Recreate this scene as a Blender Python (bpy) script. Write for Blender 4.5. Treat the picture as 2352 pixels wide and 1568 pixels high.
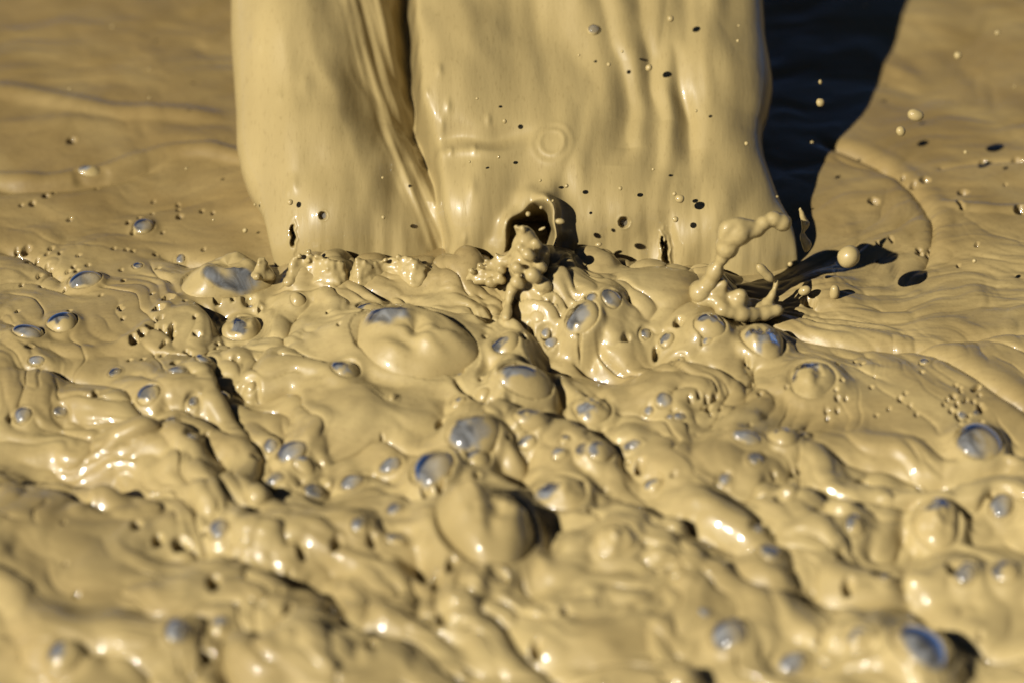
import bpy, math, random
import numpy as np
from mathutils import Vector

for o in list(bpy.data.objects):
    bpy.data.objects.remove(o)
scene = bpy.context.scene
col = scene.collection
random.seed(7)
rng = np.random.RandomState(11)

# ------------------------------------------------------------------ camera
PITCH = math.radians(35)
DIST, WID = 3.5, 1.0                      # metres to the aim point, frame width there
PW, PH = 2352.0, 1568.0                   # pixel frame used for measuring the photograph
SP, CP = math.sin(PITCH), math.cos(PITCH)
CAM = np.array([0.0, -DIST * CP, DIST * SP])
FWD = np.array([0.0, CP, -SP]); UPV = np.array([0.0, SP, CP]); RGT = np.array([1.0, 0, 0])
K = WID / PW / DIST
PX = WID / PW                             # metres per pixel near the aim point
cam_d = bpy.data.cameras.new('camera')
cam = bpy.data.objects.new('camera', cam_d); col.objects.link(cam)
cam.location = CAM; cam.rotation_euler = (math.pi / 2 - PITCH, 0, 0)
cam_d.sensor_width = 36; cam_d.lens = 36 * DIST / WID
cam_d.clip_start = 0.1; cam_d.clip_end = 500
cam_d.dof.use_dof = True; cam_d.dof.focus_distance = 3.56; cam_d.dof.aperture_fstop = 1.6
cam_d.dof.aperture_blades = 8
scene.camera = cam

# ------------------------------------------------------------------ sky, sun, exposure
SUN_EL, SUN_AZ = math.radians(35.5), math.radians(43)    # azimuth: light travels towards +x, turned to +y
LDIR = np.array([math.cos(SUN_EL) * math.cos(SUN_AZ), math.cos(SUN_EL) * math.sin(SUN_AZ), -math.sin(SUN_EL)])
w = bpy.data.worlds.new('World'); scene.world = w; w.use_nodes = True
nt = w.node_tree; nt.nodes.clear()
sky = nt.nodes.new('ShaderNodeTexSky'); sky.sky_type = 'NISHITA'; sky.sun_disc = False
sky.sun_elevation = SUN_EL
sky.sun_rotation = math.atan2(-LDIR[0], -LDIR[1])
sky.altitude = 4500; sky.air_density = 0.3; sky.dust_density = 0.0; sky.ozone_density = 2.4
bg = nt.nodes.new('ShaderNodeBackground'); bg.inputs[1].default_value = 0.05
wo = nt.nodes.new('ShaderNodeOutputWorld')
nt.links.new(sky.outputs[0], bg.inputs[0]); nt.links.new(bg.outputs[0], wo.inputs[0])
sd = bpy.data.lights.new('sun', 'SUN'); sd.energy = 5.0; sd.angle = math.radians(0.53); sd.color = (1, .95, .86)
so = bpy.data.objects.new('sun', sd); col.objects.link(so)
so.rotation_euler = Vector(LDIR).to_track_quat('-Z', 'Y').to_euler(); so.location = (-3, -3, 4)
scene.view_settings.view_transform = 'Standard'
scene.view_settings.look = 'None'
scene.view_settings.exposure = 0.82
scene.view_settings.gamma = 1.0
scene.render.engine = 'CYCLES'
scene.cycles.max_bounces = 6; scene.cycles.diffuse_bounces = 3; scene.cycles.glossy_bounces = 3
scene.cycles.transparent_max_bounces = 8; scene.cycles.transmission_bounces = 4

# ------------------------------------------------------------------ pixel <-> world
def ray(u, v):
    u = np.asarray(u, float); v = np.asarray(v, float)
    a = (u - PW / 2) * K; b = -(v - PH / 2) * K
    return FWD + a[..., None] * RGT + b[..., None] * UPV
def on_z(u, v, z=0.0):
    d = ray(u, v); t = (z - CAM[2]) / d[..., 2]
    return CAM + d * t[..., None]
def on_y(u, v, y):
    d = ray(u, v); t = (y - CAM[1]) / d[..., 1]
    return CAM + d * np.asarray(t)[..., None]
def to_px(x, y, z):
    dy = y - CAM[1]; dz = z - CAM[2]
    dep = dy * CP - dz * SP
    return PW / 2 + x / dep / K, PH / 2 - (dy * SP + dz * CP) / dep / K

# ------------------------------------------------------------------ noise
_perm = rng.permutation(512); _perm = np.concatenate([_perm, _perm, _perm])
_ang = rng.rand(512) * 2 * np.pi; _gx, _gy = np.cos(_ang), np.sin(_ang)
def perlin(x, y, seed=0):
    x = x + seed * 17.31; y = y - seed * 9.77
    xi = np.floor(x).astype(int); yi = np.floor(y).astype(int)
    xf = x - xi; yf = y - yi
    def g(ix, iy, fx, fy):
        k = _perm[(_perm[ix & 511] + iy) & 511]
        return _gx[k] * fx + _gy[k] * fy
    s = xf * xf * xf * (xf * (xf * 6 - 15) + 10); t = yf * yf * yf * (yf * (yf * 6 - 15) + 10)
    a = g(xi, yi, xf, yf); b = g(xi + 1, yi, xf - 1, yf)
    c = g(xi, yi + 1, xf, yf - 1); d = g(xi + 1, yi + 1, xf - 1, yf - 1)
    return 1.5 * ((a + s * (b - a)) * (1 - t) + (c + s * (d - c)) * t)
def sstep(a, b, x):
    t = np.clip((x - a) / (b - a), 0, 1); return t * t * (3 - 2 * t)
def billow(n, e=.12):
    return np.sqrt(n * n + e * e) - e
def catmull(pts, n):
    p = np.array(pts, float); m = len(p)
    t = np.linspace(0, m - 1, n); out = np.zeros((n, p.shape[1]))
    i = np.clip(t.astype(int), 0, m - 2); f = (t - i)[:, None]
    g = lambda k: p[np.clip(k, 0, m - 1)]
    p0, p1, p2, p3 = g(i - 1), g(i), g(i + 1), g(i + 2)
    return .5 * (2 * p1 + (p2 - p0) * f + (2 * p0 - 5 * p1 + 4 * p2 - p3) * f ** 2 + (3 * p1 - p0 - 3 * p2 + p3) * f ** 3)

# ------------------------------------------------------------------ materials
def mat(name):
    m = bpy.data.materials.new(name); m.use_nodes = True
    m.node_tree.nodes.clear(); return m, m.node_tree.nodes, m.node_tree.links
def mud_nodes(N, L, streak=0.0, rough=.06, tone=1.0):
    co = N.new('ShaderNodeNewGeometry')
    mp = N.new('ShaderNodeMapping'); L.new(co.outputs['Position'], mp.inputs[0])
    n1 = N.new('ShaderNodeTexNoise'); n1.inputs['Scale'].default_value = 5; n1.inputs['Detail'].default_value = 5; n1.inputs['Distortion'].default_value = 1.6
    L.new(mp.outputs[0], n1.inputs[0])
    n2 = N.new('ShaderNodeTexNoise'); n2.inputs['Scale'].default_value = 300; n2.inputs['Detail'].default_value = 2
    L.new(mp.outputs[0], n2.inputs[0])
    r1 = N.new('ShaderNodeValToRGB')
    r1.color_ramp.elements[0].position = .3; r1.color_ramp.elements[0].color = (.258, .196, .082, 1)
    r1.color_ramp.elements[1].position = .7; r1.color_ramp.elements[1].color = (.338, .260, .113, 1)
    L.new(n1.outputs[0], r1.inputs[0])
    r2 = N.new('ShaderNodeValToRGB')
    r2.color_ramp.elements[0].position = .25; r2.color_ramp.elements[0].color = (.86, .85, .83, 1)
    r2.color_ramp.elements[1].position = .42; r2.color_ramp.elements[1].color = (1, 1, 1, 1)
    L.new(n2.outputs[0], r2.inputs[0])
    mx = N.new('ShaderNodeMix'); mx.data_type = 'RGBA'; mx.blend_type = 'MULTIPLY'; mx.inputs[0].default_value = 1
    L.new(r1.outputs[0], mx.inputs[6]); L.new(r2.outputs[0], mx.inputs[7])
    out = mx.outputs[2]
    if streak:
        # still mud is browner, freshly aerated mud paler
        ae = N.new('ShaderNodeAttribute'); ae.attribute_name = 'film'
        rs = N.new('ShaderNodeValToRGB'); rs.color_ramp.elements[0].color = (.60, .54, .46, 1); rs.color_ramp.elements[1].color = (1.0, 1.0, 1.0, 1)
        L.new(ae.outputs['Fac'], rs.inputs[0])
        ma = N.new('ShaderNodeMix'); ma.data_type = 'RGBA'; ma.blend_type = 'MULTIPLY'; ma.inputs[0].default_value = 1
        L.new(out, ma.inputs[6]); L.new(rs.outputs[0], ma.inputs[7]); out = ma.outputs[2]
        n3 = N.new('ShaderNodeTexNoise'); n3.inputs['Scale'].default_value = 9; n3.inputs['Detail'].default_value = 6
        n3.inputs['Distortion'].default_value = 3.5; n3.inputs['Roughness'].default_value = .62
        m3 = N.new('ShaderNodeMapping'); m3.inputs['Rotation'].default_value = (0, 0, .5); m3.inputs['Scale'].default_value = (.7, 1.7, 1)
        L.new(co.outputs['Position'], m3.inputs[0]); L.new(m3.outputs[0], n3.inputs[0])
        r3 = N.new('ShaderNodeValToRGB'); e = r3.color_ramp.elements
        e[0].position = .42; e[0].color = (1, 1, 1, 1); e[1].position = .58; e[1].color = (1, 1, 1, 1)
        a = e.new(.5); a.color = (1 - .38 * streak, 1 - .4 * streak, 1 - .36 * streak, 1)
        L.new(n3.outputs[0], r3.inputs[0])
        m4 = N.new('ShaderNodeMix'); m4.data_type = 'RGBA'; m4.blend_type = 'MULTIPLY'; m4.inputs[0].default_value = 1
        L.new(out, m4.inputs[6]); L.new(r3.outputs[0], m4.inputs[7]); out = m4.outputs[2]
    if tone != 1.0:
        mt = N.new('ShaderNodeMix'); mt.data_type = 'RGBA'; mt.blend_type = 'MULTIPLY'; mt.inputs[0].default_value = 1
        L.new(out, mt.inputs[6]); mt.inputs[7].default_value = (tone, tone * .985, tone * .96, 1); out = mt.outputs[2]
    p = N.new('ShaderNodeBsdfPrincipled')
    L.new(out, p.inputs['Base Color'])
    p.inputs['Roughness'].default_value = .40; p.inputs['IOR'].default_value = 1.42
    p.inputs['Specular IOR Level'].default_value = .28; p.inputs['Coat Weight'].default_value = .5; p.inputs['Coat Roughness'].default_value = rough; p.inputs['Coat IOR'].default_value = 1.36
    bn = N.new('ShaderNodeTexNoise'); bn.inputs['Scale'].default_value = 160; bn.inputs['Detail'].default_value = 4
    L.new(mp.outputs[0], bn.inputs[0])
    bp = N.new('ShaderNodeBump'); bp.inputs['Strength'].default_value = .1; bp.inputs['Distance'].default_value = .003
    L.new(bn.outputs[0], bp.inputs['Height']); L.new(bp.outputs[0], p.inputs['Normal'])
    return p, mp
def mud_mat(name, streak=0.0, rough=.2, stretch=None, tone=1.0):
    m, N, L = mat(name)
    p, mp = mud_nodes(N, L, streak, rough, tone)
    if stretch: mp.inputs['Scale'].default_value = stretch
    o = N.new('ShaderNodeOutputMaterial'); L.new(p.outputs[0], o.inputs[0])
    return m
M_POOL = mud_mat('pool_mud', .2, .06)
M_FALL = mud_mat('falling_mud', .0, .05, (1.6, .35, .35), .84)
M_DROP = mud_mat('splash_mud', 0, .07, None, .93)
def bubble_mat():
    m, N, L = mat('bubble_skin')
    p, mp = mud_nodes(N, L, 0, .07, .92)
    at = N.new('ShaderNodeAttribute'); at.attribute_name = 'film'
    tr = N.new('ShaderNodeBsdfTransparent'); tr.inputs[0].default_value = (.74, .74, .76, 1)
    df = N.new('ShaderNodeBsdfDiffuse'); df.inputs[0].default_value = (.33, .335, .33, 1)
    tl = N.new('ShaderNodeBsdfTranslucent'); tl.inputs[0].default_value = (.32, .29, .24, 1)
    a1 = N.new('ShaderNodeMixShader'); a1.inputs[0].default_value = .5
    L.new(df.outputs[0], a1.inputs[1]); L.new(tl.outputs[0], a1.inputs[2])
    # thin film: uneven thickness
    nn = N.new('ShaderNodeTexNoise'); nn.inputs['Scale'].default_value = 38; nn.inputs['Distortion'].default_value = 1.5; nn.inputs['Detail'].default_value = 3
    L.new(mp.outputs[0], nn.inputs[0])
    mr = N.new('ShaderNodeMapRange'); mr.inputs['From Min'].default_value = .35; mr.inputs['From Max'].default_value = .68
    mr.inputs['To Min'].default_value = .22; mr.inputs['To Max'].default_value = .9
    L.new(nn.outputs[0], mr.inputs[0])
    a2 = N.new('ShaderNodeMixShader'); L.new(mr.outputs[0], a2.inputs[0])
    L.new(tr.outputs[0], a2.inputs[1]); L.new(a1.outputs[0], a2.inputs[2])
    gl = N.new('ShaderNodeBsdfGlossy'); gl.inputs['Roughness'].default_value = .09
    fr = N.new('ShaderNodeFresnel'); fr.inputs[0].default_value = 1.27
    a3 = N.new('ShaderNodeMixShader'); L.new(fr.outputs[0], a3.inputs[0])
    L.new(a2.outputs[0], a3.inputs[1]); L.new(gl.outputs[0], a3.inputs[2])
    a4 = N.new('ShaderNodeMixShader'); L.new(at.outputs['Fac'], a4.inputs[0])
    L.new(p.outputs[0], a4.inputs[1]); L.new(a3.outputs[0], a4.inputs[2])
    o = N.new('ShaderNodeOutputMaterial'); L.new(a4.outputs[0], o.inputs[0])
    return m
M_BUB = bubble_mat()

# ------------------------------------------------------------------ mesh helpers
def grid_mesh(name, P, m, wrap=False, film=None):
    r, c = P.shape[:2]
    me = bpy.data.meshes.new(name)
    idx = np.arange(r * c).reshape(r, c)
    if wrap: idx = np.concatenate([idx, idx[:, :1]], 1)
    q = np.stack([idx[:-1, :-1], idx[:-1, 1:], idx[1:, 1:], idx[1:, :-1]], -1).reshape(-1, 4)
    me.vertices.add(r * c); me.vertices.foreach_set('co', P.reshape(-1).astype(np.float32))
    n = len(q)
    me.loops.add(n * 4); me.loops.foreach_set('vertex_index', q.reshape(-1).astype(np.int32))
    me.polygons.add(n); me.polygons.foreach_set('loop_start', (np.arange(n) * 4).astype(np.int32))
    me.polygons.foreach_set('use_smooth', np.ones(n, bool))
    if film is not None:
        at = me.attributes.new('film', 'FLOAT', 'POINT'); at.data.foreach_set('value', film.reshape(-1).astype(np.float32))
    me.update(calc_edges=True); me.validate()
    me.materials.append(m)
    return me
def link(name, me, label=None, cat=None, group=None, kind=None, parent=None):
    o = bpy.data.objects.new(name, me); col.objects.link(o)
    if label: o['label'] = label
    if cat: o['category'] = cat
    if group: o['group'] = group
    if kind: o['kind'] = kind
    if parent: o.parent = parent
    return o

# ================================================================== THE MUD POOL
Y_BASE = float(on_z(1200., 628.)[1])       # line where the falling mud meets the pool
# lumps of mud: u, v (ground centre), rx px, ry ground px, height m, angle deg
LUMPS = [
    (1280, 790, 470, 260, .026, 0), (900, 700, 150, 90, .012, 0), (1000, 660, 260, 60, .008, 0),
    (1245, 715, 70, 120, .024, 0), (1520, 715, 150, 130, .020, -20), (1640, 800, 150, 140, .016, -30),
    (1860, 890, 90, 110, .014, 0), (1480, 870, 170, 80, -.012, 0), (1290, 850, 120, 60, -.016, 0), (1118, 838, 34, 75, -.035, 0), (1290, 925, 30, 40, -.02, 0), (1245, 1235, 45, 110, -.03, 0),
    (700, 790, 130, 110, .012, 0), (830, 930, 170, 90, .014, -10), (1000, 1010, 260, 160, .016, 0),
    (1330, 1030, 180, 150, .018, 0), (1150, 1230, 180, 200, .012, 0), (1500, 1250, 260, 180, .010, 0),
    (1620, 1080, 180, 90, .016, 0), (1850, 1040, 150, 80, .010, 0), (500, 720, 210, 120, .012, -25),
    (150, 1065, 200, 90, -.034, -20), (330, 1010, 160, 70, .012, -35), (380, 900, 170, 120, .012, -30),
    (560, 1220, 300, 120, .010, -30), (250, 1400, 200, 180, .010, 0), (60, 1250, 160, 180, .014, 0),
    (700, 1500, 250, 120, .016, 0), (610, 1470, 60, 60, -.030, 30), (980, 1290, 40, 50, -.030, 0),
    (2000, 1420, 300, 150, .010, -20), (2250, 1330, 140, 120, .014, 0), (1780, 1300, 90, 90, .012, 0),
    (100, 640, 260, 160, -.006, 0), (420, 480, 220, 200, -.010, 0), (620, 560, 90, 120, -.012, 0),
    (2180, 900, 240, 170, .008, 0), (2150, 640, 260, 200, -.004, 0),
    (1890, 655, 70, 70, .012, -30), (1930, 700, 90, 40, .008, -20),
]
# creases and folds: points, half width px, height m (negative = groove), skew
RIDGES = [
    ([(-60, 402), (90, 410), (190, 398), (260, 385), (330, 362), (400, 345), (480, 345), (570, 365), (640, 400)], 16, .007),
    ([(-60, 435), (100, 425), (220, 412), (330, 385), (400, 360)], 20, -.006),
    ([(-60, 205), (100, 225), (250, 255), (400, 258), (540, 275)], 22, .006),
    ([(-60, 300), (80, 285), (200, 280), (330, 300)], 24, .003),
    ([(1860, 318), (1940, 345), (2030, 390), (2100, 445), (2140, 510), (2138, 570), (2105, 625)], 15, -.007),
    ([(1880, 305), (1960, 332), (2050, 375), (2125, 435), (2168, 510), (2165, 590)], 18, .0018),
    ([(1640, 690), (1740, 735), (1860, 775), (1980, 795), (2100, 805), (2190, 845), (2280, 905), (2400, 965)], 14, -.008),
    ([(1660, 672), (1760, 716), (1880, 755), (2000, 775), (2120, 785), (2220, 828), (2300, 880), (2400, 930)], 18, .002),
    ([(2060, 800), (2160, 795), (2260, 778), (2400, 772)], 10, -.004),
    ([(2140, 395), (2230, 380), (2330, 375), (2420, 380)], 9, -.004),
    ([(2140, 470), (2220, 480), (2310, 487), (2400, 485)], 10, .003),
    ([(1900, 350), (1960, 380), (2020, 395)], 8, -.002),
    ([(-40, 560), (40, 565), (90, 590), (140, 625), (165, 650)], 16, -.009),
    ([(330, 560), (430, 580), (530, 600), (600, 618)], 18, -.010),
    ([(0, 700), (120, 790), (240, 800), (330, 770), (400, 700), (450, 660)], 12, .003),
    ([(0, 840), (120, 850), (220, 880), (300, 920), (370, 1000), (440, 1060), (500, 1110)], 16, -.010),
    ([(330, 960), (400, 1020), (470, 1080), (560, 1140), (700, 1180), (830, 1230), (950, 1300)], 18, .006),
    ([(0, 1080), (100, 1110), (200, 1160), (280, 1180)], 15, -.010),
    ([(0, 1060), (110, 1085), (220, 1130), (310, 1165)], 16, .010),
    ([(480, 850), (500, 900), (540, 960), (600, 1030), (650, 1060)], 14, -.012),
    ([(440, 830), (480, 900), (520, 960), (580, 1030)], 14, .008),
    ([(1180, 1010), (1210, 1060), (1200, 1100), (1230, 1140)], 22, -.020),
    ([(1430, 1160), (1500, 1190), (1600, 1220), (1690, 1260), (1720, 1320)], 20, -.012),
    ([(1850, 1040), (1950, 1060), (2060, 1075), (2150, 1100), (2200, 1130)], 16, -.008),
    ([(1720, 1100), (1830, 1130), (1900, 1180), (1930, 1220)], 16, -.010),
    ([(2030, 1290), (2100, 1370), (2170, 1420), (2260, 1480), (2380, 1520)], 22, -.014),
    ([(1560, 1240), (1650, 1290), (1740, 1350), (1880, 1370)], 20, -.012),
    ([(1130, 1390), (1160, 1430), (1190, 1480), (1280, 1540), (1330, 1600)], 22, -.014),
    ([(860, 1330), (960, 1370), (1050, 1400)], 22, -.006),
    ([(0, 1560), (120, 1550), (230, 1500), (260, 1590)], 26, -.012),
]
LU = []
for (u, v, rx, ry, h, a) in LUMPS:
    c = on_z(u, v)
    LU.append((c[0], c[1], rx * PX, ry * PX / SP * .62, h, math.radians(a)))
RI = []
for pts, wd, h in RIDGES:
    s = catmull([on_z(a, b)[:2] for a, b in pts], 7 * len(pts))
    RI.append((s, wd * PX * 1.25, h))

def rough_map(u, v):
    """How broken the surface is, by where it lies round the impact."""
    a = .06 + .94 * sstep(610, 790, v + .12 * np.abs(u - 1150))
    a = a * (1 - .80 * sstep(1560, 1850, u - .25 * (v - 800)) * (1 - sstep(930, 1120, v)))
    a = a * (1 - .62 * sstep(520, 250, u) * (1 - sstep(820, 1000, v)))
    a = a * (1 - .35 * sstep(500, 200, u) * sstep(900, 1100, v))
    return a

def height(x, y):
    """Mud level without bubbles, at any ground point."""
    u, v = to_px(x, y, 0 * x)
    h = np.zeros_like(x)
    for (cx, cy, rx, ry, hh, a) in LU:
        dx, dy = x - cx, y - cy
        ca, sa = math.cos(a), math.sin(a)
        q = ((dx * ca + dy * sa) / rx) ** 2 + ((-dx * sa + dy * ca) / ry) ** 2
        h = h + hh * np.exp(-q * 1.1 - .25 * q * q)
    A = rough_map(u, v)
    wx = perlin(x * 5.5, y * 5.5, 3) * .060; wy = perlin(x * 5.5, y * 5.5, 4) * .060
    wx2 = perlin(x * 17, y * 17, 5) * .020; wy2 = perlin(x * 17, y * 17, 6) * .020
    X, Y = x + wx + wx2, y + wy + wy2
    th = math.radians(-38)
    S = X * math.cos(th) + Y * math.sin(th); T = -X * math.sin(th) + Y * math.cos(th)
    big = .5 * (billow(perlin(S * 5.2, T * 9.5, 1)) - .25) + .4 * perlin(S * 6, T * 9, 15)
    X2, Y2 = X + perlin(x * 31, y * 31, 22) * .007, Y + perlin(x * 31, y * 31, 23) * .007
    S2 = X2 * math.cos(th) + Y2 * math.sin(th); T2 = -X2 * math.sin(th) + Y2 * math.cos(th)
    mid = .7 * perlin(S * 11, T * 17, 16) + .45 * (billow(perlin(S * 10, T * 22, 2)) - .22)
    sml = .8 * perlin(S2 * 22, T2 * 34, 17) + .55 * (billow(perlin(S2 * 19, T2 * 46, 7)) - .2)
    fin = perlin(S2 * 46, T2 * 70, 8) + .6 * (billow(perlin(S2 * 38, T2 * 95, 19)) - .2)
    fi2 = perlin(S2 * 95, T2 * 140, 20)
    gate = .30 + .70 * sstep(-.3, .4, perlin(x * 6, y * 6, 9) + .5 * perlin(x * 14, y * 14, 18))
    h = h + A * (big * .036 + mid * .022 + gate * (sml * .0120 + fin * .0046 + fi2 * .0010))
    # thin creases between the folds
    cr1 = np.exp(-(perlin(S2 * 4.5, T2 * 12, 80) / .055) ** 2) * sstep(-.15, .25, perlin(x * 8, y * 8, 81))
    cr2 = np.exp(-(perlin(S2 * 10, T2 * 27, 82) / .07) ** 2) * sstep(-.1, .3, perlin(x * 13, y * 13, 83))
    h = h - A * (cr1 * .0085 + cr2 * .0042)
    # slow swell everywhere, drawn-out ripples on the calm parts
    h = h + perlin(x * 3.1, y * 3.4, 12) * .008 * (1 - .4 * A)
    cal = np.clip(1 - A * 1.4, 0, 1)
    h = h + cal * (perlin(X * 9 + Y * 2, Y * 17 - X * 3, 13) * .0030 + perlin(X * 22, Y * 40 - X * 9, 14) * .0011 + perlin(X * 40 + Y * 9, Y * 75 - X * 12, 24) * .00035)
    # drawn-out flow lines fanning away from the right foot of the fall
    du, dv = u - 1700, (v - 690) * 1.7
    rd = np.hypot(du, dv); an = np.arctan2(dv, du)
    fan = sstep(60, 200, rd) * (1 - sstep(520, 760, rd)) * sstep(.95, .6, np.abs(an + .05))
    aw = an + .22 * perlin(x * 7, y * 7, 27) + .06 * perlin(x * 22, y * 22, 29)
    h = h + fan * (perlin(aw * 9, rd * .004, 28) * .0032 + perlin(aw * 24, rd * .006, 57) * .0010 + perlin(aw * 60, rd * .01, 58) * .0005)
    for (s, wd, hh) in RI:
        lo = s.min(0) - 3.2 * wd; hi = s.max(0) + 3.2 * wd
        k = (x > lo[0]) & (x < hi[0]) & (y > lo[1]) & (y < hi[1])
        if not k.any(): continue
        px, py = x[k], y[k]
        best = np.full(px.shape, 1e9)
        for i in range(len(s) - 1):
            a, b = s[i], s[i + 1]; ab = b - a; L2 = ab @ ab + 1e-12
            t = np.clip(((px - a[0]) * ab[0] + (py - a[1]) * ab[1]) / L2, 0, 1)
            d = (px - a[0] - t * ab[0]) ** 2 + (py - a[1] - t * ab[1]) ** 2
            np.minimum(best, d, out=best)
        d0 = np.sqrt(((px - s[0][0]) ** 2 + (py - s[0][1]) ** 2)); d1 = np.sqrt(((px - s[-1][0]) ** 2 + (py - s[-1][1]) ** 2))
        e = sstep(0, 4 * wd, d0) * sstep(0, 4 * wd, d1)
        f = np.zeros_like(x); f[k] = hh * np.exp(-best / wd ** 2) * e
        h = h + f
    # churned line along the foot of the fall
    ub = np.exp(-((v - 640 - .02 * (u - 1100)) / 26) ** 2) * sstep(600, 680, u) * (1 - sstep(1580, 1700, u))
    h = h + ub * (billow(perlin(x * 45, y * 38, 21)) * .012 + .002)
    ub2 = np.exp(-((v - 652 - 8 * np.sin(u * .02)) / 34) ** 2) * sstep(610, 700, u) * (1 - sstep(1600, 1700, u))
    h = h + ub2 * (.008 + .030 * np.clip(perlin(x * 11, y * 3, 25) + .45 * perlin(x * 27, y * 12, 26) + .05, -.15, 1))
    return h

def axis(lo, hi, step, ext, n):
    core = np.arange(lo, hi + step * .5, step)
    g = np.linspace(0, 1, n + 1)[1:] ** 2.6
    return np.concatenate([(lo - g * ext)[::-1], core, core[-1] + g * ext])
xs = axis(-.66, .66, .0013, 5.5, 40)
ys = axis(-.74, .76, .00172, 5.5, 40)
GX, GY = np.meshgrid(xs, ys)
HZ = np.zeros_like(GX)
for i in range(0, len(ys), 120):
    HZ[i:i + 120] = height(GX[i:i + 120], GY[i:i + 120])
H0 = HZ.copy()
def hs(x, y):
    """Mud level without bubbles, read from the grid."""
    x = np.asarray(x, float); y = np.asarray(y, float)
    i = np.clip(np.searchsorted(xs, x) - 1, 0, len(xs) - 2); j = np.clip(np.searchsorted(ys, y) - 1, 0, len(ys) - 2)
    fx = np.clip((x - xs[i]) / (xs[i + 1] - xs[i]), 0, 1); fy = np.clip((y - ys[j]) / (ys[j + 1] - ys[j]), 0, 1)
    return (H0[j, i] * (1 - fx) + H0[j, i + 1] * fx) * (1 - fy) + (H0[j + 1, i] * (1 - fx) + H0[j + 1, i + 1] * fx) * fy
def at_px(u, v, lift=0.0):
    """Point of the mud surface seen at a pixel."""
    z = 0.0
    for _ in range(8):
        p = on_z(np.array([u]), np.array([v]), z + lift)[0]
        z = .4 * z + .6 * float(hs(p[0], p[1]))
    return p[0], p[1], z

# ------------------------------------------------------------------ bubbles: u, v, rx, ry (px), film, tilt, height
# film: 1 = clear film all over, 0..1 = mud skin with film patches, 0 = mud dome
B = [
    (330, 519, 26, 21, 1), (194, 639, 40, 25, .9), (143, 739, 36, 32, .8), (66, 767, 37, 23, .9),
    (316, 610, 13, 11, 1), (415, 596, 11, 9, 1), (84, 828, 20, 9, 1), (264, 853, 16, 20, .9),
    (408, 851, 20, 11, .9), (341, 897, 28, 19, .8), (468, 829, 20, 22, .85), (445, 924, 12, 11, 1),
    (392, 962, 14, 12, .8), (443, 1004, 14, 13, 1), (139, 943, 16, 9, 1), (53, 952, 21, 15, .9),
    (517, 915, 14, 12, .8), (622, 1017, 17, 13, 1), (668, 1028, 36, 20, .85),
    (525, 640, 110, 62, .33), (556, 765, 46, 42, .4), (795, 853, 34, 26, .8), (684, 688, 18, 14, 0), (575, 709, 12, 8, .7),
    (960, 790, 128, 80, .12), (852, 714, 36, 20, .7), (833, 798, 13, 13, .9), (968, 752, 11, 9, 1),
    (963, 858, 17, 12, 0), (1053, 858, 18, 14, .6), (903, 911, 12, 11, 0), (1053, 925, 20, 14, .1),
    (1158, 768, 34, 27, .55), (1404, 681, 23, 20, .9), (1357, 688, 15, 12, .8), (1253, 765, 11, 10, .9),
    (1265, 788, 16, 9, .9), (1336, 748, 40, 30, .75), (1483, 767, 12, 14, .9), (1531, 786, 17, 14, .7),
    (1524, 920, 19, 15, 1), (1490, 943, 11, 8, 1), (1540, 953, 10, 7, 1), (1561, 964, 15, 9, 1),
    (1207, 903, 64, 34, .8), (1086, 997, 60, 36, .8), (1220, 969, 42, 28, .75), (1212, 1017, 22, 14, .8),
    (1360, 945, 48, 27, .5), (1297, 1011, 13, 10, .7), (1339, 1033, 17, 19, 1), (1378, 1026, 32, 34, .3), (1286, 1041, 19, 13, .8),
    (1452, 1021, 21, 10, .9), (992, 1066, 52, 42, .85), (1099, 1059, 30, 25, .8), (896, 1070, 27, 15, .8),
    (807, 1112, 28, 18, .85), (721, 1130, 23, 19, .95), (1283, 1125, 66, 46, .12), (1118, 1200, 112, 112, .0),
    (907, 1172, 22, 15, .8), (829, 1206, 21, 15, .8), (1142, 1346, 27, 13, .7), (1413, 1242, 48, 40, 0),
    (914, 1245, 26, 14, .7), (504, 1238, 23, 22, 1), (410, 1449, 30, 24, .95), (506, 1449, 22, 18, .8),
    (151, 1509, 38, 26, .7), (2247, 1020, 54, 42, 1), (1666, 1098, 14, 17, .9), (1736, 1052, 19, 18, .8),
    (1964, 1216, 24, 19, .8), (2150, 1226, 56, 48, .5), (2298, 1168, 28, 23, .9), (2218, 1318, 25, 27, .9),
    (2310, 1309, 34, 30, .6), (1771, 1277, 32, 30, .45), (1743, 1217, 15, 12, .9), (1673, 1463, 42, 33, .9),
    (2119, 1506, 74, 62, .95), (1968, 1470, 22, 18, .8), (1824, 1530, 36, 21, .8), (1620, 1407, 15, 9, .9),
    (1630, 744, 38, 25, .7), (1753, 790, 56, 38, .4), (1866, 857, 58, 50, .25), (1627, 783, 14, 9, .6),
    (1717, 1001, 34, 16, .85), (1799, 1011, 36, 30, .75), (1846, 1003, 17, 17, .8), (2122, 830, 11, 9, 1),
    (2210, 953, 10, 9, 1), (2242, 948, 8, 7, 1), (205, 388, 26, 12, .6), (1500, 1120, 20, 14, .5), (630, 1105, 24, 14, .6),
    (700, 1075, 26, 16, .5), (1110, 900, 20, 12, 0), (1560, 840, 15, 11, .2), (575, 880, 14, 16, 0), (2040, 1330, 24, 18, .2),
]
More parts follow.
